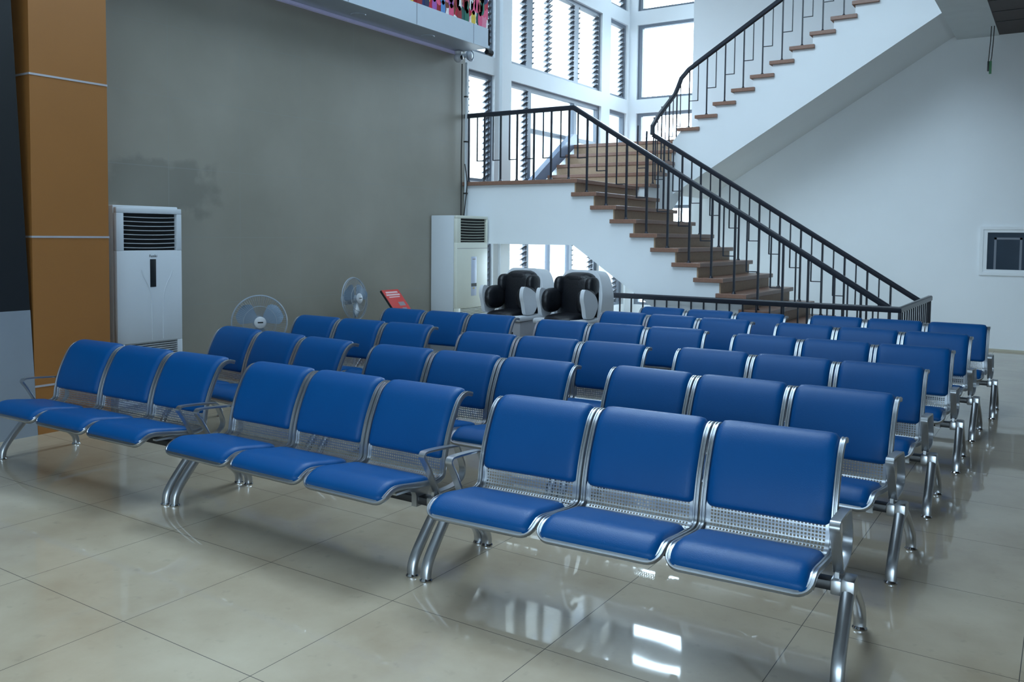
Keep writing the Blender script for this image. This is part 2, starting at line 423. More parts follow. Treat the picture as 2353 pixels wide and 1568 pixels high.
# neighbouring block outside the louvre windows
t = thing('neighbouring_building', 'pale neighbouring building outside, seen through the louvred stairwell windows', 'building', (-14.5, 19, 0))
build('wall', MB().box(-1.5, 1.5, -9, 8.2, -.1, 13), mat('pale_render', srgb(236, 230, 214), .8, var=.05), t, 0)
for fl in range(4):
    for k in range(6):
        y = -7.6+2.6*k
        wf = build('window', MB().box(1.5, 1.53, y-.6, y+.6, .9+3.1*fl, 2.4+3.1*fl), M['white'], t, 0)
        build('pane', MB().box(1.53, 1.535, y-.54, y+.54, .96+3.1*fl, 2.34+3.1*fl), mat('outside_pane', srgb(214, 220, 226), .5) if fl == 0 and k == 0 else bpy.data.materials['outside_pane'], wf, 0)
    build('ledge', MB().box(1.5, 1.75, -9, 8.2, 2.9+3.1*fl, 3.05+3.1*fl), bpy.data.materials['pale_render'], t, 0)
# glazed shop front behind the camera
fr = MB()
for k in range(6): fr.box(-2+9*k/5-.04, -2+9*k/5+.04, -7.14, -7.06, 0, 4.2)
fr.box(-2, 7, -7.14, -7.06, 4.1, 4.2).box(-2, 7, -7.14, -7.06, 0, .1).box(-2, 7, -7.13, -7.07, 2.3, 2.38)
o = struct('window_front', fr, M['frame'])
build('pane', MB().box(-2, 7, -7.104, -7.096, .1, 4.1), M['glass'], o, 0)
# service window in the white wall
NW[0] += 1
fr = MB()
for (x0, x1, z0, z1) in ((-1.15, .35, 1.82, 1.865), (-1.15, .35, 1.135, 1.18), (-1.15, -1.105, 1.18, 1.82), (.30, .35, 1.18, 1.82)):
    fr.box(x0, x1, YB-.03, YB+.02, z0, z1)
for (x0, x1, z0, z1) in ((-1.105, .30, 1.775, 1.82), (-1.105, .30, 1.18, 1.222), (-1.105, -1.05, 1.222, 1.775), (-.42, -.36, 1.222, 1.775)):
    fr.box(x0, x1, YB-.016, YB+.02, z0, z1)
o = struct('window_%d' % NW[0], fr, M['white'])
build('pane', MB().box(-1.05, .30, YB-.006, YB, 1.222, 1.775), M['dark_glass'], o, 0)
bk = MB().box(-.96, -.93, YB-.009, YB-.006, 1.225, 1.70).box(-.96, -.60, YB-.009, YB-.006, 1.67, 1.70).box(-.63, -.60, YB-.009, YB-.006, 1.225, 1.70)
build('inner_frame', bk, M['frame'], o, 0)

# orange clad pillar
pl = MB().box(XW, -6.93, 3.63, 4.28, 0, 5.0, 0)
for z in (.395, 1.60, 2.89): pl.box(XW, -6.926, 3.626, 4.284, z-.008, z+.008, 1)
struct('pillar', pl, [M['orange'], M['silver_line']])
# tall board with black upper and grey lower face
t = thing('display_board', 'tall board, black above and pale grey below, standing beside the orange pillar', 'board', (-6.95, 2.6, 0))
ed = lambda z: 3.648-.0431*z-2.6
build('upper_panel', MB().prism([(-1.4, 1.016), (ed(1.016), 1.016), (ed(4.25), 4.25), (-1.4, 4.25)], 'x', -.02, .02), M['black_panel'], t, 0)
build('lower_panel', MB().prism([(-1.4, 0), (ed(0), 0), (ed(1.016), 1.016), (-1.4, 1.016)], 'x', -.02, .024), M['grey_panel'], t, 0)

# bulkhead along the grey wall
bh = MB().box(XW, -6.93, -3, 9.98, 4.27, 4.30, 0)
struct('trim_2', bh, M['alu'])
fa = MB().box(-6.95, -6.92, -3, 9.98, 4.262, 4.53, 0).box(XW, -6.92, 9.95, 9.98, 4.30, 4.53, 0)
for y in (8.39, 9.60, 7.18, 5.97): fa.box(-6.921, -6.9185, y-.004, y+.004, 4.265, 4.53, 1)
struct('trim_3', fa, [M['fascia'], M['frame']])
struct('trim_4', MB().box(XW, XW+.05, -3, 9.95, 4.235, 4.268), M['led'])
struct('bulkhead', MB().box(XW, -6.95, -3, 9.95, 4.53, 6.2), M['fascia'])
mu = tag(build('mural_panel', MB().box(-6.95, -6.93, 2, 9.95, 4.532, 6.2), M['mural'], None, 0), 'colourful printed crowd mural above the pale fascia on the high bulkhead', 'mural')
def blob(mb, cy, cz, ry, rz, mi, n=14, sq=1.):
    vs = [(-6.929, cy+ry*math.copysign(abs(math.cos(2*PI*i/n))**sq, math.cos(2*PI*i/n)), cz+rz*math.copysign(abs(math.sin(2*PI*i/n))**sq, math.sin(2*PI*i/n))) for i in range(n)]
    vs += [(-6.927, v[1], v[2]) for v in vs]
    mb.add(vs, [list(range(n))[::-1], list(range(n, 2*n))]+[(i, (i+1) % n, n+(i+1) % n, n+i) for i in range(n)], mi)
fg = MB(); rm = random.Random(3)
mn = ['p_white', 'p_yellow', 'p_purple', 'p_blue', 'p_skin', 'p_navy', 'p_red', 'p_hair', 'p_pink', 'p_green']
ys = 9.88
pal = [(3, 3), (2, 2), (0, 5), (6, 6), (8, 1), (0, 9), (8, 8), (0, 0), (6, 6), (8, 6), (0, 3), (6, 8), (8, 1), (9, 9), (0, 6), (2, 8)]
k = 0
for row in range(3):
    ys = 9.86-.05*row
    while ys > 6.4:
        top_, low_ = pal[k % len(pal)] if row else pal[(k*5+2) % len(pal)]
        zb = 4.50+.20*(2-row)+.05*rm.random(); sc = .62+.16*rm.random()
        blob(fg, ys, zb+.10*sc, .075*sc, .17*sc, low_); blob(fg, ys, zb+.30*sc, .065*sc, .13*sc, top_)
        blob(fg, ys-.07*sc, zb+.33*sc, .022*sc, .12*sc, top_); blob(fg, ys+.07*sc, zb+.40*sc, .022*sc, .12*sc, 4)
        blob(fg, ys, zb+.49*sc, .036*sc, .05*sc, 4); blob(fg, ys, zb+.525*sc, .04*sc, .034*sc, 7)
        ys -= .125+.07*rm.random(); k += 1
build('painted_figures', fg, [M[m] for m in mn], mu, 0)
for i, (y, x) in enumerate(((7.675, -7.23), (8.97, -7.21))):
    t = thing('ceiling_downlight', 'round downlight in the bulkhead underside, '+('farther from the corner camera' if i == 0 else 'closer to the corner camera'), 'downlight', (x, y, 4.27), 0, 'bulkhead downlights')
    build('trim_ring', MB().lathe([(.078, -.008), (.088, -.008), (.092, 0), (.078, 0)], n=28), M['alu'], t)
    build('diffuser', MB().lathe([(.0, -.005), (.078, -.005), (.078, 0), (0, 0)], n=28), M['white'], t)

# ------------------------------------------------------------------ staircase
YS0, YS1 = 10.2, 12.2
RISE, RUN, XN0, ZL = .182, .2925, -5.588, 2.426
st = thing('staircase', 'white stairwell staircase with brown treads turning up past the windows', 'staircase', (-4.6, 12.0, 0))
SO = Vector((4.6, -12.0, 0))
def sbuild(name, mb, m, smooth=0):
    mb.v = [(v[0]+SO.x, v[1]+SO.y, v[2]) for v in mb.v]
    return build(name, mb, m, st, smooth)
NT = 13
nose = lambda n: (XN0+RUN*n, ZL-RISE*n)
TH = .055
# lower flight body
poly = [(XW, 1.53), (-5.66, 1.53), (-3.36, 0.0), (nose(NT)[0]-.05, 0.0)]
for n in range(NT, 0, -1):
    x, z = nose(n)
    poly += [(x-.05, z-TH), (x-.05-RUN, z-TH)]
poly += [(nose(0)[0]-.05, ZL-TH), (XW, ZL-TH)]
# remove duplicate verticals: the polygon is a saw-tooth under the slabs
sbuild('lower_flight_body', MB().prism(poly, 'y', YS0, YS1), M['white'])
sbuild('landing_slab', MB().box(XW, XN0, YS0-.05, 12.12, ZL-TH, ZL, 0, .006), M['tread'])
for n in range(1, NT+1):
    x, z = nose(n)
    sbuild('tread', MB().box(x-.385, x, YS0-.05, YS1+.05, z-TH, z, 0, .006), M['tread'])
for n in range(0, NT):
    x, z = nose(n)
    sbuild('riser', MB().box(x-.06, x-.042, YS0-.004, YS1+.004, z-RISE, z-TH), M['riser'])
# middle flight
MX0, MX1 = -7.40, -5.40
mz = lambda k: (12.1+.30*k, 2.47+.1975*k)
poly = [(12.14, 1.53), (12.30, 1.53), (13.75, 2.55), (YR, 2.55), (YR, 3.26-TH+.0)]
for k in range(4, -1, -1):
    y, z = mz(k)
    if k < 4: poly += [(y+.34, z-TH)]
    poly += [(y+.04, z-TH)]
poly += [(12.14, 1.9)]
sbuild('middle_flight_body', MB().prism(poly, 'x', XW, MX1-.04), M['white'])
for k in range(5):
    y, z = mz(k)
    if k < 4: sbuild('tread', MB().box(MX0, MX1, y, y+.37, z-TH, z, 0, .006), M['tread'])
    else: sbuild('upper_landing_slab', MB().box(XW, MX1+.02, y, YR, z-TH, z, 0, .006), M['tread'])
    if k > 0: sbuild('riser', MB().box(MX0, MX1-.045, y+.02, y+.04, z-.1975, z-TH), M['riser'])
dd = MB().prism([(11.95, 2.44), (12.1, 2.44), (13.42, 3.27), (13.42, 3.45), (13.3, 3.45), (11.95, 2.56)], 'x', XW, XW+.11)
sbuild('side_skirt', dd, M['dado'])
# upper flight
YU = 13.1
NU = 14
un = lambda m: (-5.37+.291*(m-1), 3.41+.183*(m-1))
x13, z13 = un(NU-1)
poly = [(-5.46, 2.34), (-1.57, 4.76), (-1.57, z13-TH), (x13+.04, z13-TH)]
for m in range(NU-2, 0, -1):
    x, z = un(m)
    poly += [(x+.04+.291, z-TH), (x+.04, z-TH)]
poly += [(-5.46, 3.2)]
sbuild('upper_flight_body', MB().prism(poly, 'y', YU, YB), M['white'])
for m in range(1, NU):
    x, z = un(m)
    sbuild('tread', MB().box(x, min(x+.365, -1.575), YU-.05, YB, z-TH, z, 0, .006), M['tread'])

# ------------------------------------------------------------------ railings
SQ = lambda a, b: [(-a, -b), (a, -b), (a, b), (-a, b)]
RAILS = lambda w, h: [(-w, -h*.7), (-w*.8, -h), (w*.8, -h), (w, -h*.7), (w, h*.6), (w*.6, h), (-w*.6, h), (-w, h*.6)]
def railing(label, path, loc):
    t = thing('stair_railing', label, 'railing', loc)
    O = Vector(loc)
    mb = MB(); mb.tube([Vector(p)-O for p in path], 0, sect=RAILS(.028, .033))
    build('handrail', mb, M['rail'], t, 30)
    return t, O
def post(t, O, p, ztop, zbot, d, zc=None, zh=None, w=.009, wh=.006):
    """main baluster at p from zbot to ztop with a hung bar at offset d (vector) and a cross bar at height zc; zh top of hung bar"""
    mb = MB(); x, y = p
    mb.box(x-w-O.x, x+w-O.x, y-w-O.y, y+w-O.y, zbot-O.z, ztop-O.z)
    mb.lathe([(.012, .03), (.03, .0)], (x-O.x, y-O.y, zbot-O.z), n=10)
    if d is not None:
        hx, hy = x+d[0], y+d[1]
        mb.box(hx-wh-O.x, hx+wh-O.x, hy-wh-O.y, hy+wh-O.y, zc-O.z, zh-O.z)
        mb.box(min(x, hx)-.006-O.x, max(x, hx)+.006-O.x, min(y, hy)-.006-O.y, max(y, hy)+.006-O.y, zc-.006-O.z, zc+.006-O.z)
    build('baluster', mb, M['rail'], t, 0)
slope = RISE/RUN
for (yy, lab) in ((YS0, 'black stair railing on the open side of the lower flight, facing the benches'), (12.1, 'black stair railing on the far side of the lower flight')):
    near = yy == YS0
    xt = -5.68 if near else -5.36
    rz = lambda x: 3.385-slope*(x+5.66)
    xe = -1.66 if near else -1.57
    path = ([(XW+.01, yy, 3.385)] if near else [])+[(xt, yy, 3.385 if near else rz(xt)), (xe, yy, rz(xe))]
    t, O = railing(lab, path, (-4.4, yy, .9))
    if near:
        for k in range(7):
            x = -7.42+.279*k
            post(t, O, (x, yy), 3.37, ZL, (-.13, 0) if k else None, ZL+.30, 3.37, .011, .007)
    for n in range(1, NT+1):
        x, z = nose(n); xp = x-.17
        if xp > xe: continue
        post(t, O, (xp, yy), rz(xp), z, (-.145, 0), z+.46, rz(xp-.145), .012, .008)
# railing of the middle and upper flights
zr = lambda x: 4.235+.629*(x+5.37)
path = [(-5.36, 12.08, 3.20), (-5.37, 12.10, 3.33), (-5.37, 12.3, 3.50), (-5.37, 12.95, 3.93), (-5.36, 13.04, 4.05), (-5.33, 13.1, 4.20), (-5.22, 13.12, 4.33), (-5.0, 13.12, zr(-5.0)), (-1.6, 13.12, zr(-1.6))]
t, O = railing('black stair railing climbing the upper flight beneath the tall windows', path, (-4.4, 12.6, 3.4))
for m in range(1, NU):
    x, z = un(m); xp = x+.17
    post(t, O, (xp, 13.12), zr(xp), z, (.145, 0), z+.42, zr(xp+.145))
for k in range(4):
    y, z = mz(k); yp = y+.2
    post(t, O, (-5.44, yp), 3.36+.67*(yp-12.1), z, (0, .15), z+.4, 3.36+.67*(yp+.05-12.1))
# guard rail at floor level in front of the stair foot
t = thing('guard_railing', 'low black guard railing on the floor enclosing the foot of the stair', 'railing', (-3.4, 10.1, 0))
GY, GX, GZ = 10.13, -1.535, .885
mb = MB().tube([(-5.45+3.4, GY-10.1, GZ), (GX+3.4, GY-10.1, GZ), (GX+3.4, 12.5-10.1, GZ)], 0, sect=RAILS(.03, .033))
build('handrail', mb, M['rail'], t, 30)
k = 0; x = -5.4
while x < GX:
    build('baluster', MB().box(x-.008+3.4, x+.008+3.4, GY-.008-10.1, GY+.008-10.1, 0, GZ), M['rail'], t, 0); x += .163
y = GY+.163
while y < 12.5:
    build('baluster', MB().box(GX-.008+3.4, GX+.008+3.4, y-.008-10.1, y+.008-10.1, 0, GZ), M['rail'], t, 0); y += .163
for (px, py) in ((GX, GY), (GX, 12.47)):
    build('post', MB().box(px-.018+3.4, px+.018+3.4, py-.018-10.1, py+.018-10.1, 0, GZ), M['rail'], t, 0)

# ------------------------------------------------------------------ benches
P = .574
PROF = [(0, .787), (-.035, .796), (-.072, .790), (-.108, .764), (-.135, .725), (-.165, .667), (-.190, .610), (-.210, .55), (-.227, .48), (-.232, .44), (-.240, .405), (-.265, .386), (-.31, .380), (-.38, .387), (-.48, .400), (-.56, .412), (-.615, .416), (-.650, .408), (-.680, .390), (-.705, .366)]
def catmull(pts, m=6):
    out = []
    q = [pts[0]]+list(pts)+[pts[-1]]
    for i in range(1, len(q)-2):
        for j in range(m):
            t_ = j/m; a, b, c, d = q[i-1], q[i], q[i+1], q[i+2]
            out.append(tuple(.5*((2*b[k])+(-a[k]+c[k])*t_+(2*a[k]-5*b[k]+4*c[k]-d[k])*t_**2+(-a[k]+3*b[k]-3*c[k]+d[k])*t_**3) for k in range(len(b))))
    out.append(tuple(pts[-1])); return out
CUR = catmull(PROF)
ARC = [0]
for a, b in zip(CUR, CUR[1:]): ARC.append(ARC[-1]+math.hypot(b[0]-a[0], b[1]-a[1]))
SL = ARC[-1]
def at(s):
    s = max(0, min(SL, s))
    for i in range(len(ARC)-1):
        if ARC[i+1] >= s:
            t_ = (s-ARC[i])/(ARC[i+1]-ARC[i]+1e-12)
            return (CUR[i][0]+(CUR[i+1][0]-CUR[i][0])*t_, CUR[i][1]+(CUR[i+1][1]-CUR[i][1])*t_)
    return CUR[-1]
def nrm(s):
    a, b = at(s-.006), at(s+.006); dy, dz = b[0]-a[0], b[1]-a[1]; l = math.hypot(dy, dz) or 1
    return (dz/l, -dy/l)
def surf(x, s, h):
    y, z = at(s); n = nrm(s)
    return (x, y+n[0]*h, z+n[1]*h)
OX, OY = -.287, .36           # bench-local shift: origin under the middle of the bench
def bb(name, mb, mats, parent, smooth=35):
    mb.v = [(v[0]+OX, v[1]+OY, v[2]) for v in mb.v]
    return build(name, mb, mats, parent, smooth)
def s_of_z(z):
    return next(ARC[i] for i in range(len(CUR)) if CUR[i][1] <= z and i > 12)
S_BACK1 = s_of_z(.487)
S_SEAT0 = next(ARC[i] for i in range(len(CUR)) if CUR[i][0] <= -.322 and CUR[i][1] < .45)

def frame_mesh():
    xl, xr = -.558, -.016; R = .055
    path = []; nor = []
    ss = [SL*i/46 for i in range(47)]
    for s in ss:
        if s < SL-R: path.append((xl, s))
    for i in range(1, 6):
        a = PI/2*i/6; path.append((xl+R*(1-math.cos(a)), SL-R+R*math.sin(a)))
    for i in range(7): path.append((xl+R+(xr-xl-2*R)*i/6, SL))
    for i in range(1, 6):
        a = PI/2*(1-i/6); path.append((xr-R*(1-math.cos(a)), SL-R+R*math.sin(a)))
    for s in reversed(ss):
        if s < SL-R: path.append((xr, s))
    pts = [surf(x, s, .004) for x, s in path]; nor = [(0,)+nrm(s) for x, s in path]
    sec = [(-.013, -.006), (-.010, -.012), (.010, -.012), (.013, -.006), (.013, .007), (.010, .012), (.004, .012), (.0015, .008), (-.0015, .008), (-.004, .012), (-.010, .012), (-.013, .007)]
    mb = MB(); mb.tube(pts, 0, sect=sec, normals=nor); return mb
def panel_mesh():
    mb = MB(); x0, x1 = -.548, -.026
    px = .0146; ncol = 33; nrow = int((SL-.05)/px)
    xs = (x0+x1)/2-ncol*px/2
    a = .0044
    def quad(pts): mb.add(pts, [(0, 1, 2, 3)])
    for j in range(nrow):
        s0 = .03+j*px; s1 = s0+px; sc = (s0+s1)/2
        quad([surf(x0, s0, -.003), surf(xs, s0, -.003), surf(xs, s1, -.003), surf(x0, s1, -.003)])
        quad([surf(xs+ncol*px, s0, -.003), surf(x1, s0, -.003), surf(x1, s1, -.003), surf(xs+ncol*px, s1, -.003)])
        for i in range(ncol):
            u0 = xs+i*px; u1 = u0+px; uc = (u0+u1)/2
            o = [surf(*q, -.003) for q in ((u0, s0), (u1, s0), (u1, s1), (u0, s1))]
            n = [surf(*q, -.003) for q in ((uc-a, sc-a), (uc+a, sc-a), (uc+a, sc+a), (uc-a, sc+a))]
            mb.add(o+n, [(0, 1, 5, 4), (1, 2, 6, 5), (2, 3, 7, 6), (3, 0, 4, 7)])
    return mb
def cushion_mesh(s0, s1, x0, x1, th, base=.0, pu=5., ps=6.):
    mb = MB(); nu, ns = 18, 26
    sp = lambda t_: .5*(t_+math.sin(t_*PI/2)*1.0) if True else t_
    us = [math.sin(PI/2*(-1+2*i/nu)) for i in range(nu+1)]; vs = [math.sin(PI/2*(-1+2*j/ns)) for j in range(ns+1)]
    us = [.45*x+.55*(-1+2*i/nu) for i, x in enumerate(us)]; vs = [.45*x+.55*(-1+2*j/ns) for j, x in enumerate(vs)]
    top, bot = [], []
    rc = .03
    for j, v in enumerate(vs):
        for i, q in enumerate(us):
            h = th*max(0, (1-abs(q)**pu))**.4*max(0, (1-abs(v)**ps))**.4
            # rounded outline corners
            hx, hs = (x1-x0)/2, (s1-s0)/2
            ax, as_ = abs(q)*hx, abs(v)*hs
            X, Sv = q*hx, v*hs
            ex, es = ax-(hx-rc), as_-(hs-rc)
            if ex > 0 and es > 0:
                l = math.hypot(ex, es); k = max(ex, es)/l
                X = math.copysign(hx-rc+ex*k, q); Sv = math.copysign(hs-rc+es*k, v)
            xx = (x0+x1)/2+X; ss = (s0+s1)/2+Sv
            top.append(surf(xx, ss, base+.006+h)); bot.append(surf(xx, ss, base))
    W = nu+1; n = len(top)
    fs = []
    for j in range(ns):
        for i in range(nu):
            a = j*W+i
            fs.append((a, a+1, a+W+1, a+W)); fs.append((n+a, n+a+W, n+a+W+1, n+a+1))
    ring = list(range(W))+[j*W+nu for j in range(1, ns+1)]+[ns*W+i for i in range(nu-1, -1, -1)]+[j*W for j in range(ns-1, 0, -1)]
    for a, b in zip(ring, ring[1:]+ring[:1]): fs.append((a, n+a, n+b, b))
    mb.add(top+bot, fs); return mb

def shift(mb, dx):
    m2 = MB(); m2.v = [(v[0]+dx, v[1], v[2]) for v in mb.v]; m2.f = [list(q) for q in mb.f]; m2.mi = list(mb.mi); return m2

def make_bench():
    root = link('waiting_bench', None)
    FM, PM = frame_mesh(), panel_mesh()
    BC = cushion_mesh(.012, S_BACK1, -.545, -.029, .024, .002, 14, 18)
    SC = cushion_mesh(S_SEAT0, SL-.004, -.549, -.025, .024, .006, 14, 14)
    meshes = {}
    for nm, mb, mt_, sm in (('seat_frame', FM, M['metal'], 50), ('perforated_panel', PM, M['steel'], 60), ('back_cushion', BC, M['blue'], 80), ('seat_cushion', SC, M['blue'], 80)):
        m2 = shift(mb, 0); m2.v = [(v[0]+OX, v[1]+OY, v[2]) for v in m2.v]
        meshes[nm] = m2.mesh(nm, mt_, sm)
    # bracket under each seat
    for i, xs in enumerate((-.50, -.074)):
        br = MB().prism([(-.56, .374), (-.56, .364), (-.46, .360), (-.415, .345), (-.405, .325), (-.405, .268), (-.315, .268), (-.315, .325), (-.30, .345), (-.27, .360), (-.26, .374)], 'x', xs-.016, xs+.016)
        br.v = [(v[0]+OX, v[1]+OY, v[2]) for v in br.v]
        meshes['support_bracket'+'.'*i] = br.mesh('support_bracket', M['leg'], 30)
    for s in range(3):
        for nm, me in meshes.items(): link(nm.rstrip('.'), me, root, (s*P, 0, 0))
    bb('beam', MB().box(-.664, 2*P+.088, -.392, -.328, .278, .318, 0, .006), M['black'], root)
    # armrest
    loop = [(-.345, .343), (-.385, .42), (-.43, .50), (-.462, .545), (-.458, .562), (-.44, .570), (-.36, .567), (-.27, .560), (-.20, .552), (-.178, .540), (-.155, .495), (-.132, .445), (-.126, .41), (-.140, .378), (-.175, .355), (-.24, .343)]
    lp = catmull(loop+[loop[0]], 3)[:-1]
    xa = [-.598, 2*P+.024]
    for x in xa:
        mb = MB()
        cy = sum(p[0] for p in lp)/len(lp); cz = sum(p[1] for p in lp)/len(lp)
        mb.tube([(x, p[0], p[1]) for p in lp], 0, closed=True, sect=[(-.019, -.0055), (.019, -.0055), (.021, 0), (.019, .0055), (-.019, .0055), (-.021, 0)], normals=[(0, p[0]-cy, p[1]-cz) for p in lp])
        mb.box(x-.008, x+.008, -.375, -.335, .32, .35)
        mb.box(x-.02, x+.02, -.402, -.318, .268, .326, 0, .005)
        bb('armrest', mb, M['leg'], root, 40)
    # legs
    for x in (-.644, 2*P+.068):
        for (pts, yy) in (([(-.350, .312), (-.385, .290), (-.44, .238), (-.50, .172), (-.55, .112), (-.575, .072), (-.584, .042), (-.586, .012)], -.586), ([(-.375, .312), (-.33, .292), (-.25, .242), (-.15, .168), (-.075, .105), (-.045, .070), (-.034, .040), (-.033, .012)], -.033)):
            c = catmull(pts, 4)
            mb = MB()
            mb.tube([(x, p[0], p[1]) for p in c], 0, sect=[(.021*math.copysign(abs(math.cos(2*PI*i/16))**.75, math.cos(2*PI*i/16)), .026*math.copysign(abs(math.sin(2*PI*i/16))**.75, math.sin(2*PI*i/16))) for i in range(16)], normals=[(1, 0, 0)]*len(c))
            leg = bb('leg', mb, M['leg'], root, 60)
            bb('foot_glide', MB().lathe([(.0, 0), (.030, 0), (.031, .006), (.024, .016), (.0, .018)], (x, yy, 0), n=20), M['chrome'], leg)
        bb('leg_clamp', MB().box(x-.026, x+.026, -.41, -.31, .262, .336, 0, .008), M['leg'], root)
        xo = x-.022 if x < 0 else x+.022
        bb('end_cap', MB().box(min(x, xo), max(x, xo), -.40, -.32, .27, .326, 0, .008), M['black'], root)
    return root
def copy_tree(o, parent=None):
    c = o.copy(); COL.objects.link(c)
    if parent: c.parent = parent
    for ch in list(o.children): copy_tree(ch, c)
    return c
BEN = {(1, 0): (-5.76392129, 3.71095572, .01928901), (1, 1): (-3.82312303, 3.74211375, -.0047129), (1, 2): (-1.90707975, 3.76130511, .05284287),
       (2, 0): (-5.71, 4.95009825, -.0782205), (2, 1): (-3.80, 4.88940677, .02801413), (2, 2): (-1.872, 4.99506157, -.01668326),
       (3, 0): (-5.97299061, 6.15405398, .0281838), (3, 1): (-3.8038494, 6.00992016, .0478415), (3, 2): (-1.88514896, 6.13271615, .01416266),
       (4, 0): (-5.86529256, 7.35495233, .04184509), (4, 1): (-3.84334769, 7.34606183, .06288549), (4, 2): (-1.85426008, 7.31561229, .02330686),
       (5, 1): (-3.77863181, 8.56921109, -.02458121), (5, 2): (-1.82871423, 8.51634614, -.02150976),
       (6, 1): (-3.69, 9.43035113, .00746515), (6, 2): (-1.775, 9.58831874, .01073225)}
ROWN = {1: 'front row', 2: 'second row', 3: 'third row', 4: 'fourth row', 5: 'fifth row', 6: 'rearmost row by the stair guard'}
COLN = {0: 'at the grey wall end', 1: 'in the middle block', 2: 'at the open aisle end'}
XTRA = {(1, 0): 'three-seat blue padded bench, front row, beside the orange pillar', (1, 1): 'three-seat blue padded bench, front row, between the two others',
        (1, 2): 'three-seat blue padded bench, front row, largest in view at the aisle end', (4, 0): 'three-seat blue padded bench, fourth row, before the red notice stand at the grey wall'}
bench0 = make_bench(); first = True
for key, (x, y, th) in BEN.items():
    o = bench0 if first else copy_tree(bench0); first = False
    lx, ly = -OX, -OY
    o.location = (x+lx*math.cos(th)-ly*math.sin(th), y+lx*math.sin(th)+ly*math.cos(th), 0); o.rotation_euler.z = th
    tag(o, XTRA.get(key, 'three-seat blue padded metal bench, %s, %s' % (ROWN[key[0]], COLN[key[1]])), 'bench', 'three-seat waiting benches in rows')

# ------------------------------------------------------------------ floor-standing air conditioners (face +X)
def aircon(name, label, y0, y1, h, front, mats, modern):
    d = front-XW-.02; w = y1-y0
    t = thing(name, label, 'air conditioner', (XW+.02+d/2, (y0+y1)/2, 0))
    hx, hw = d/2, w/2
    body = M[mats]
    if modern:
        build('cabinet', MB().box(-hx, hx-.055, -hw, hw, 0, h+.02, 0, .01), body, t)
        zg0, zg1 = h-.385, h-.05
    else:
        build('cabinet', MB().box(-hx, hx-.055, -hw, hw, 0, h, 0, .012), M['ac_white'], t)
        zg0, zg1 = h-.37, h-.04
    fx0, fx1 = hx-.045, hx
    fp = MB()
    # front panel with an opening for the outlet grille
    zi1 = .63
    gy0, gy1 = -hw+.07, hw-.05
    if not modern: gy0, gy1 = -hw+.09, hw-.03
    fp.box(fx0-.008, fx1, -hw, hw, zi1+.01, zg0, 0, .006).box(fx0, fx1, -hw, hw, zg1, h, 0, .006)
    fp.box(fx0-.008, fx1, -hw, gy0, zg0, zg1, 0, .004).box(fx0, fx1, gy1, hw, zg0, zg1, 0, .004)
    fp.box(fx0-.008, fx1, -hw, hw, .08, .13, 0, .004).box(fx0, fx1, -hw, gy0-.0, .13, zi1+.01, 0, .004).box(fx0, fx1, gy1, hw, .13, zi1+.01, 0, .004)
    build('front_panel', fp, body, t, 30)
    build('plinth', MB().box(-hx+.01, fx1-.02, -hw+.01, hw-.01, 0, .08), M['base_grey'], t, 0)
    og = build('outlet_grille', MB().box(fx0-.002, fx0+.004, gy0, gy1, zg0, zg1), M['ac_dark'], t, 0)
    n = 8
    for i in range(n):
        zc = zg0+.028+(zg1-zg0-.06)*i/(n-1)
        sl_ = MB()
        pts = []
        for q in range(11):
            v = -1+2*q/10; pts.append((fx1-.016-.010*(v*v), gy0+.004+(gy1-gy0-.008)*q/10, zc-.006*(1-v*v)))
        sl_.tube(pts, 0, sect=[(-.012, -.004), (.012, -.002), (.012, .002), (-.012, .004)], normals=[(0, 0, 1)]*11)
        build('slat', sl_, M['slat'] if modern else body, og, 40)
    ig = build('intake_grille', MB().box(fx0-.002, fx0+.004, gy0, gy1, .13, zi1+.01), M['ac_dark'] if modern else M['base_grey'], t, 0)
    mb = MB(); n = 26
    for i in range(n):
        zc = .14+(zi1-.135)*i/(n-1)
        mb.box(fx0, fx1-.008, gy0, gy1, zc-.0062, zc+.0052)
    build('intake_slats', mb, M['slat_dim'] if modern else body, ig, 0)
    if modern:
        build('display_strip', MB().box(fx1, fx1+.004, -.005, .055, h-.72, h-.465, 0, .002), M['black_panel'], t)
        gr = MB()
        for sgn, yb in ((-1, .012), (1, .125)):
            pts = [(fx1+.001, yb+sgn*a, z) for a, z in ((.105, h-.56), (.085, h-.62), (.05, h-.68), (.018, h-.76), (.004, h-.86), (0, h-1.0), (0, .66))]
            gr.tube(catmull(pts, 4), .0035, n=6)
        build('moulded_lines', gr, M['ac_white'], t, 60)
        cu = bpy.data.curves.new('logo', 'FONT'); cu.body = 'Funiki'; cu.size = .034; cu.align_x = 'CENTER'; cu.extrude = .0006
        cu.materials.append(M['black'])
        tmp = bpy.data.objects.new('tmp', cu); COL.objects.link(tmp); bpy.context.view_layer.update()
        me = bpy.data.meshes.new_from_object(tmp); bpy.data.objects.remove(tmp)
        lg = link('logo', me, t); lg.location = (fx1+.0012, .028, h-.447); lg.rotation_euler = (PI/2, 0, PI/2)
    else:
        build('seam', MB().box(fx1-.001, fx1+.0012, -hw+.01, hw-.01, h-.455, h-.45), M['grey_print'], t, 0)
        cp = build('control_panel', MB().box(fx1, fx1+.004, -.03, .095, h-1.12, h-.57, 0, .002), mat('pale_blue_plastic', srgb(190, 200, 222), .4), t)
        build('display', MB().box(fx1+.004, fx1+.006, -.03, .095, h-.99, h-.945), M['black_panel'], cp, 0)
        build('power_button', MB().box(fx1+.004, fx1+.007, .012, .05, h-1.02, h-1.005), mat('yellow_button', srgb(214, 180, 80), .5), cp, 0)
        build('nameplate', MB().box(fx1+.004, fx1+.0055, -.005, .065, h-.612, h-.60), M['grey_print'], cp, 0)
    return t
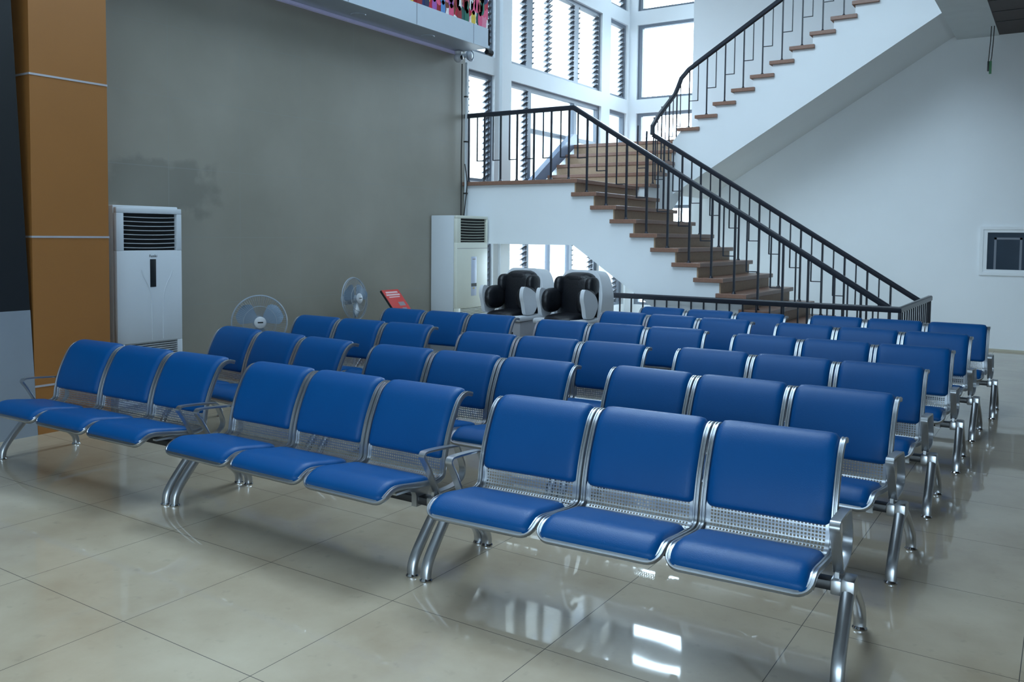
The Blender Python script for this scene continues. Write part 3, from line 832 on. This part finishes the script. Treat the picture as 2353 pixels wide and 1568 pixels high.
aircon('standing_air_conditioner', 'tall white floor-standing air conditioner beside the orange pillar', 4.42, 5.08, 1.865, -7.04, 'ac_white', True)
aircon('standing_air_conditioner', 'cream floor-standing air conditioner beside the staircase landing', 9.40, 10.14, 1.92, -7.03, 'ac_cream', False)

# ------------------------------------------------------------------ pedestal fans
def fan(loc, zc, yaw, tilt, label, R):
    t = thing('pedestal_fan', label, 'fan', loc, 0, 'fans along the grey wall')
    build('base', MB().lathe([(0, 0), (.19, 0), (.19, .012), (.16, .03), (.04, .05), (.03, .07), (0, .07)], n=28), M['fan_grey'], t)
    build('pole', MB().lathe([(0, .05), (.016, .05), (.016, zc-.06), (0, zc-.06)], n=12), M['fan_grey'], t)
    H = Matrix.Translation((0, 0, zc)) @ Matrix.Rotation(yaw, 4, 'Z') @ Matrix.Rotation(-tilt, 4, 'Y')
    def hb(name, mb, m, par, sm=40):
        mb.v = [tuple(H @ Vector(v)) for v in mb.v]; return build(name, mb, m, par, sm)
    hb('motor_housing', MB().lathe([(0, -.17), (.05, -.165), (.065, -.13), (.065, -.06), (.03, -.045), (0, -.045)], axis='x', n=20), M['fan_grey'], t)
    cage = MB()
    for rr, hx_, tr in ((R, 0, .008), (R*.99, .022, .003), (R*.6, .062, .0022), (R*.6, -.045, .0022)):
        cage.tube([(hx_, rr*math.cos(2*PI*i/48), rr*math.sin(2*PI*i/48)) for i in range(48)], tr, n=6, closed=True)
    for i in range(72):
        a = 2*PI*i/72; c, s = math.cos(a), math.sin(a)
        cage.tube([(.072, .06*c, .06*s), (.062, R*.6*c, R*.6*s), (.03, R*.93*c, R*.93*s), (0, R*c, R*s)], .0012, n=3, cap=False)
        if i % 2: cage.tube([(-.055, .06*c, .06*s), (-.045, R*.6*c, R*.6*s), (-.02, R*.95*c, R*.95*s), (0, R*c, R*s)], .0012, n=3, cap=False)
    g = hb('guard', cage, M['fan_grey'], t)
    hb('badge', MB().lathe([(0, .07), (.062, .07), (.062, .078), (.045, .088), (0, .09)], axis='x', n=28), M['slat'], g)
    hb('nameplate', MB().box(.0885, .0905, -.028, .028, -.006, .008), M['black_panel'], g, 0)
    hb('hub', MB().lathe([(0, -.02), (.045, -.02), (.045, .03), (.03, .045), (0, .05)], axis='x', n=20), M['fan_grey'], t)
    for k in range(3):
        bl = MB(); a0 = 2*PI*k/3+.5
        n = 8; top = []
        for i in range(n+1):
            rr = .04+(R*.88-.04)*i/n; half = .28+.5*math.sin(PI*min(1, i/n*.95+.05))**.7*.9
            half = min(half, .62)
            for q in range(5):
                a = a0+half*(-1+2*q/4)*(1.0 if i > 0 else .7)
                top.append((.02-.03*(-1+2*q/4)*(i/n), rr*math.cos(a), rr*math.sin(a)))
        m_ = len(top); vs = top+[(v[0]-.003, v[1], v[2]) for v in top]; fs = []
        for i in range(n):
            for q in range(4):
                a = i*5+q; fs += [(a, a+1, a+6, a+5), (m_+a, m_+a+5, m_+a+6, m_+a+1)]
        ring = [0, 1, 2, 3, 4]+[i*5+4 for i in range(1, n+1)]+[n*5+q for q in (3, 2, 1, 0)]+[i*5 for i in range(n-1, 0, -1)]
        for a, b in zip(ring, ring[1:]+ring[:1]): fs.append((a, m_+a, m_+b, b))
        bl.add(vs, fs); hb('blade', bl, M['fan_blade'], t)
    return t
fan((-7.2, 6.14, 0), .70, -.6, .05, 'grey pedestal fan facing the benches, beside the white air conditioner', .285)
fan((-7.2, 7.58, 0), .87, .17, .1, 'grey pedestal fan turned sideways, beside the red notice stand', .255)

# red notice on a stand
t = thing('notice_stand', 'small tilted red notice board on a stand against the grey wall', 'notice', (-7.05, 8.2, 0))
build('base', MB().lathe([(0, 0), (.15, 0), (.15, .012), (.03, .03), (0, .03)], n=24), M['black'], t)
build('pole', MB().lathe([(0, .02), (.014, .02), (.014, .76), (0, .76)], n=12), M['black'], t)
T = Matrix.Translation((.0, 0, .80)) @ Matrix.Rotation(math.radians(48), 4, 'Y')
def nb(name, mb, m, par):
    mb.v = [tuple(T @ Vector(v)) for v in mb.v]; return build(name, mb, m, par, 0)
bd = nb('backing_board', MB().box(-.205, .205, -.16, .16, -.03, 0, 0, .004), M['black'], t)
nb('notice_face', MB().box(-.2, .2, -.155, .155, 0, .004), M['red'], bd)
pr = MB()
pr.box(-.17, -.145, -.11, .11, .004, .005).box(-.13, -.105, -.125, .125, .004, .005).box(-.09, -.075, -.10, .10, .004, .005)
nb('printed_lines', pr, M['pale'], bd)
nb('printed_blocks', MB().box(0.0, .06, 0, .11, .004, .005).box(.09, .16, .01, .09, .004, .005), M['grey_print'], bd)

# ------------------------------------------------------------------ massage chairs (face -Y)
def skinned(name, mb, m, parent, lev=2):
    o = build(name, mb, m, parent, 80)
    sm = o.modifiers.new('sub', 'SUBSURF'); sm.levels = lev; sm.render_levels = lev
    return o
def rounded(poly, rad, n=5):
    out = []
    k = len(poly)
    for i in range(k):
        p = Vector(poly[i]); a = Vector(poly[i-1]); b = Vector(poly[(i+1) % k])
        d1, d2 = (a-p), (b-p); rr = min(rad[i] if isinstance(rad, (list, tuple)) else rad, d1.length*.45, d2.length*.45)
        p1 = p+d1.normalized()*rr; p2 = p+d2.normalized()*rr
        for q in range(n+1):
            t_ = q/n; out.append(tuple(p1*(1-t_)**2+p*2*t_*(1-t_)+p2*t_**2))
    return out
def massage_chair(loc, rz, label):
    t = thing('massage_chair', label, 'massage chair', loc, rz, 'massage chairs by the stair'); t.scale = (.72, 1, 1)
    # base cabinet
    build('base', MB().box(-.44, .44, -.44, .40, 0, .60, 0, .03), M['base_grey'], t)
    build('base_rim', MB().box(-.46, .46, -.47, .42, .60, .665, 0, .025), M['shell'], t)
    # shell: rounded hood, hollow towards the front
    out = rounded([(-.47, .60), (.47, .60), (.475, .98), (.34, 1.235), (-.34, 1.235), (-.475, .98)], [.04, .04, .2, .16, .16, .2])
    inn = [(x*.86, .60+(z-.60)*.93) for x, z in out]
    n = len(out); mb = MB()
    yb, yf = .42, .02
    V = [(x, yf+.12*max(0, (z-.6))/.6, z) for x, z in out]+[(x*.96, yb, .6+(z-.6)*.97) for x, z in out]+[(x, yf+.12*max(0, (z-.6))/.6, z) for x, z in inn]+[(x*.9, yb-.10, .6+(z-.6)*.95) for x, z in inn]
    fs = []
    for i in range(n):
        j = (i+1) % n
        fs += [(i, j, n+j, n+i), (2*n+i, 3*n+i, 3*n+j, 2*n+j), (i, 2*n+i, 2*n+j, j)]
    fs += [list(range(n, 2*n)), list(range(3*n, 4*n))[::-1]]
    mb.add([(v[0]*.955, v[1], v[2]) for v in V], fs); build('back_shell', mb, M['shell'], t, 40)
    # padding
    bc = MB()
    bc.ball((0, .12, .88), (.36, .17, .33), 20, 14, power=.6)
    o = build('back_padding', bc, M['leather'], t, 80)
    hd = MB(); hd.ball((0, .08, 1.12), (.27, .11, .07), 18, 10, power=.7)
    build('headrest', hd, M['leather'], o, 80)
    for sx in (-1, 1):
        sp_ = MB(); sp_.ball((sx*.30, .02, 1.04), (.085, .13, .12), 14, 10, power=.75)
        build('shoulder_pad', sp_, M['leather'], o, 80)
    sc = MB(); sc.ball((0, -.16, .60), (.33, .34, .12), 20, 10, power=.55)
    build('seat_padding', sc, M['leather'], t, 80)
    # arms: white outer shield, black inner pad
    shp = [(-.335, .672), (-.36, .80), (-.41, .92), (-.375, 1.035), (-.22, 1.00), (-.08, .93), (-.02, .82), (-.13, .672)]
    sh = rounded(shp, .07, 4)
    for sx in (-1, 1):
        a = MB(); a.prism(sh, 'x', sx*.385, sx*.455)
        arm = build('arm', a, M['shell'], t, 30)
        ins = MB(); ins.ball((sx*.33, -.17, .87), (.10, .20, .15), 18, 12, power=.8)
        build('arm_padding', ins, M['leather'], arm, 80)
    # leg rest
    lr = MB(); lr.prism(rounded([(-.34, .56), (-.72, .22), (-.80, .06), (-.62, .04), (-.34, .28)], .05, 4), 'x', -.30, .30)
    rest = build('leg_rest', lr, M['leather'], t, 40)
    for sx in (-.2, .2):
        q = MB(); q.ball((sx, -.62, .33), (.10, .18, .10), 14, 8, power=.8); build('calf_pad', q, M['leather'], rest, 80)
    return t
massage_chair((-5.90, 9.2, 0), 0, 'white massage chair with black padding, next to the cream air conditioner')
massage_chair((-5.06, 9.2, 0), 0, 'white massage chair with black padding, next to the stair guard railing')

# ------------------------------------------------------------------ small wall things
t = thing('security_camera', 'white dome security camera under the bulkhead end, lens towards the hall', 'camera', (-7.40, 9.90, 4.17))
build('housing', MB().ball((0, 0, 0), .065, 18, 12), M['slat'], t, 80)
build('lens', MB().lathe([(0, .03), (.03, .05), (.034, .064), (.02, .070), (0, .070)], (0, 0, 0), 'x', 18), M['lens'], t)
build('mount', MB().lathe([(0, .05), (.05, .05), (.055, .09), (0, .09)], n=18), M['slat'], t)
t = thing('security_camera', 'white round camera dome with a grey ring, beside the lens-out dome', 'camera', (-7.40, 10.12, 4.24))
build('ring', MB().tube([(.05, .075*math.cos(2*PI*i/28), .075*math.sin(2*PI*i/28)) for i in range(28)], .012, n=8, closed=True), M['fan_grey'], t)
build('dome', MB().ball((.03, 0, 0), (.045, .07, .07), 18, 12), M['slat'], t, 80)
build('bracket', MB().box(-.1, .02, -.025, .025, -.02, .03), M['slat'], t, 0)
t = thing('spotlight', 'small black lamp on a bracket under the mural end', 'lamp', (-6.96, 10.03, 4.22))
build('lamp_body', MB().lathe([(0, -.06), (.035, -.06), (.045, .05), (0, .05)], axis='y', n=16), M['black'], t)
build('bracket', MB().box(-.008, .008, -.08, 0, .02, .06), M['black'], t, 0)
t = thing('conduit_pipe', 'white conduit pipe running up the corner of the grey wall', 'pipe', (-7.44, 10.15, 1.9))
build('pipe', MB().lathe([(0, 0), (.018, 0), (.018, 2.25), (0, 2.25)], n=12), M['pipe'], t)
for z in (.35, 1.1, 1.75):
    build('clip', MB().box(-.024, .024, -.024, .024, z, z+.02), M['cable'], t, 0)
t = tag(build('power_cable', MB().tube(catmull([(0, 0, 0), (.01, -.012, .5), (-.01, .01, .9), (.012, -.01, 1.3), (0, 0, 1.8), (.0, .0, 2.2)], 6), .008, n=6), M['cable'], None, 60, (-7.46, 10.07, 1.92)), 'dark loose cable hanging beside the white conduit in the corner', 'cable')
t = tag(build('power_cable', MB().tube(catmull([(0, 0, 0), (.02, .015, .25), (.03, .03, .5), (.01, .0, .75)], 6), .008, n=6), M['cable'], None, 60, (-7.40, 10.06, 1.93)), 'short dark cable entering the top of the cream air conditioner', 'cable')
t = thing('hanging_wire', 'loose wires with a small green board dangling from the brown ceiling', 'wire', (-1.055, 14.0, 4.70))
for dx in (0, .035):
    build('wire', MB().tube([(dx, 0, 0), (dx-.005, 0, -.2), (dx-.02, 0, -.45), (dx*.8-.025, 0, -.53)], .006, n=6), M['cable'], t, 60)
build('circuit_board', MB().box(-.012, .02, -.008, .008, -.68, -.50, 0), M['pcb'], t, 0)
build('plug', MB().box(-.035, -.012, -.012, .012, -.64, -.50, 0, .004), M['black'], t)

# ------------------------------------------------------------------ light
W = bpy.data.worlds.new('World'); S.world = W; W.use_nodes = True
nt = W.node_tree; N, L = nt.nodes, nt.links
bg = N['Background']
tc = N.new('ShaderNodeTexCoord')
def dotn(v):
    n = N.new('ShaderNodeVectorMath'); n.operation = 'DOT_PRODUCT'; n.inputs[1].default_value = v
    L.new(tc.outputs['Generated'], n.inputs[0]); return n.outputs['Value']
SKY_BACK, SKY_BASE, SKY_LEFT, SKY_FRONT = 30., 2.7, 4., 7.5
a = N.new('ShaderNodeMapRange'); a.interpolation_type = 'SMOOTHSTEP'; a.inputs[1].default_value = .55; a.inputs[2].default_value = .95; a.inputs[3].default_value = 0; a.inputs[4].default_value = SKY_BACK-SKY_BASE
L.new(dotn(Vector((-.25, .93, .25)).normalized()), a.inputs[0])
b = N.new('ShaderNodeMapRange'); b.inputs[1].default_value = -.1; b.inputs[2].default_value = .8; b.inputs[3].default_value = 0; b.inputs[4].default_value = SKY_LEFT-SKY_BASE
L.new(dotn((-1, 0, 0)), b.inputs[0])
c = N.new('ShaderNodeMapRange'); c.interpolation_type = 'SMOOTHSTEP'; c.inputs[1].default_value = .4; c.inputs[2].default_value = .9; c.inputs[3].default_value = 0; c.inputs[4].default_value = SKY_FRONT-SKY_BASE
L.new(dotn((0, -1, 0)), c.inputs[0])
tot = math_node(nt, 'ADD', math_node(nt, 'ADD', math_node(nt, 'ADD', a.outputs[0], b.outputs[0]), c.outputs[0]), SKY_BASE)
g = N.new('ShaderNodeMapRange'); g.inputs[1].default_value = -.15; g.inputs[2].default_value = .05; g.inputs[3].default_value = .3; g.inputs[4].default_value = 1
L.new(dotn((0, 0, 1)), g.inputs[0])
L.new(math_node(nt, 'MULTIPLY', tot, g.outputs[0]), bg.inputs['Strength'])
bg.inputs['Color'].default_value = (.72, .885, 1, 1)
def portal(name, loc, rot, sx, sy):
    d = bpy.data.lights.new(name, 'AREA'); d.shape = 'RECTANGLE'; d.size = sx; d.size_y = sy; d.cycles.is_portal = True
    o = link(name, d); o.location = loc; o.rotation_euler = rot
portal('portal_left', (XW-.22, 12.95, 3.95), (0, -PI/2, 0), 7.4, 5.5)
portal('portal_back', (-6.55, YR+.22, 3.95), (-PI/2, 0, 0), 1.6, 7.4)
portal('portal_front', (2.5, -7.22, 2.1), (PI/2, 0, 0), 9, 4.2)

portal('portal_added_skylight', (-4.1, 5.0, HT+.12), (0, 0, 0), 5.0, 9.0)
vs = S.view_settings
vs.view_transform = 'Standard'; vs.look = 'None'; vs.gamma = 1; vs.use_curve_mapping = False
vs.exposure = 0.12
S.cycles.max_bounces = 10; S.cycles.diffuse_bounces = 5; S.cycles.glossy_bounces = 5; S.cycles.transparent_max_bounces = 24
S.cycles.use_denoising = True
S.cycles.sample_clamp_indirect = 8
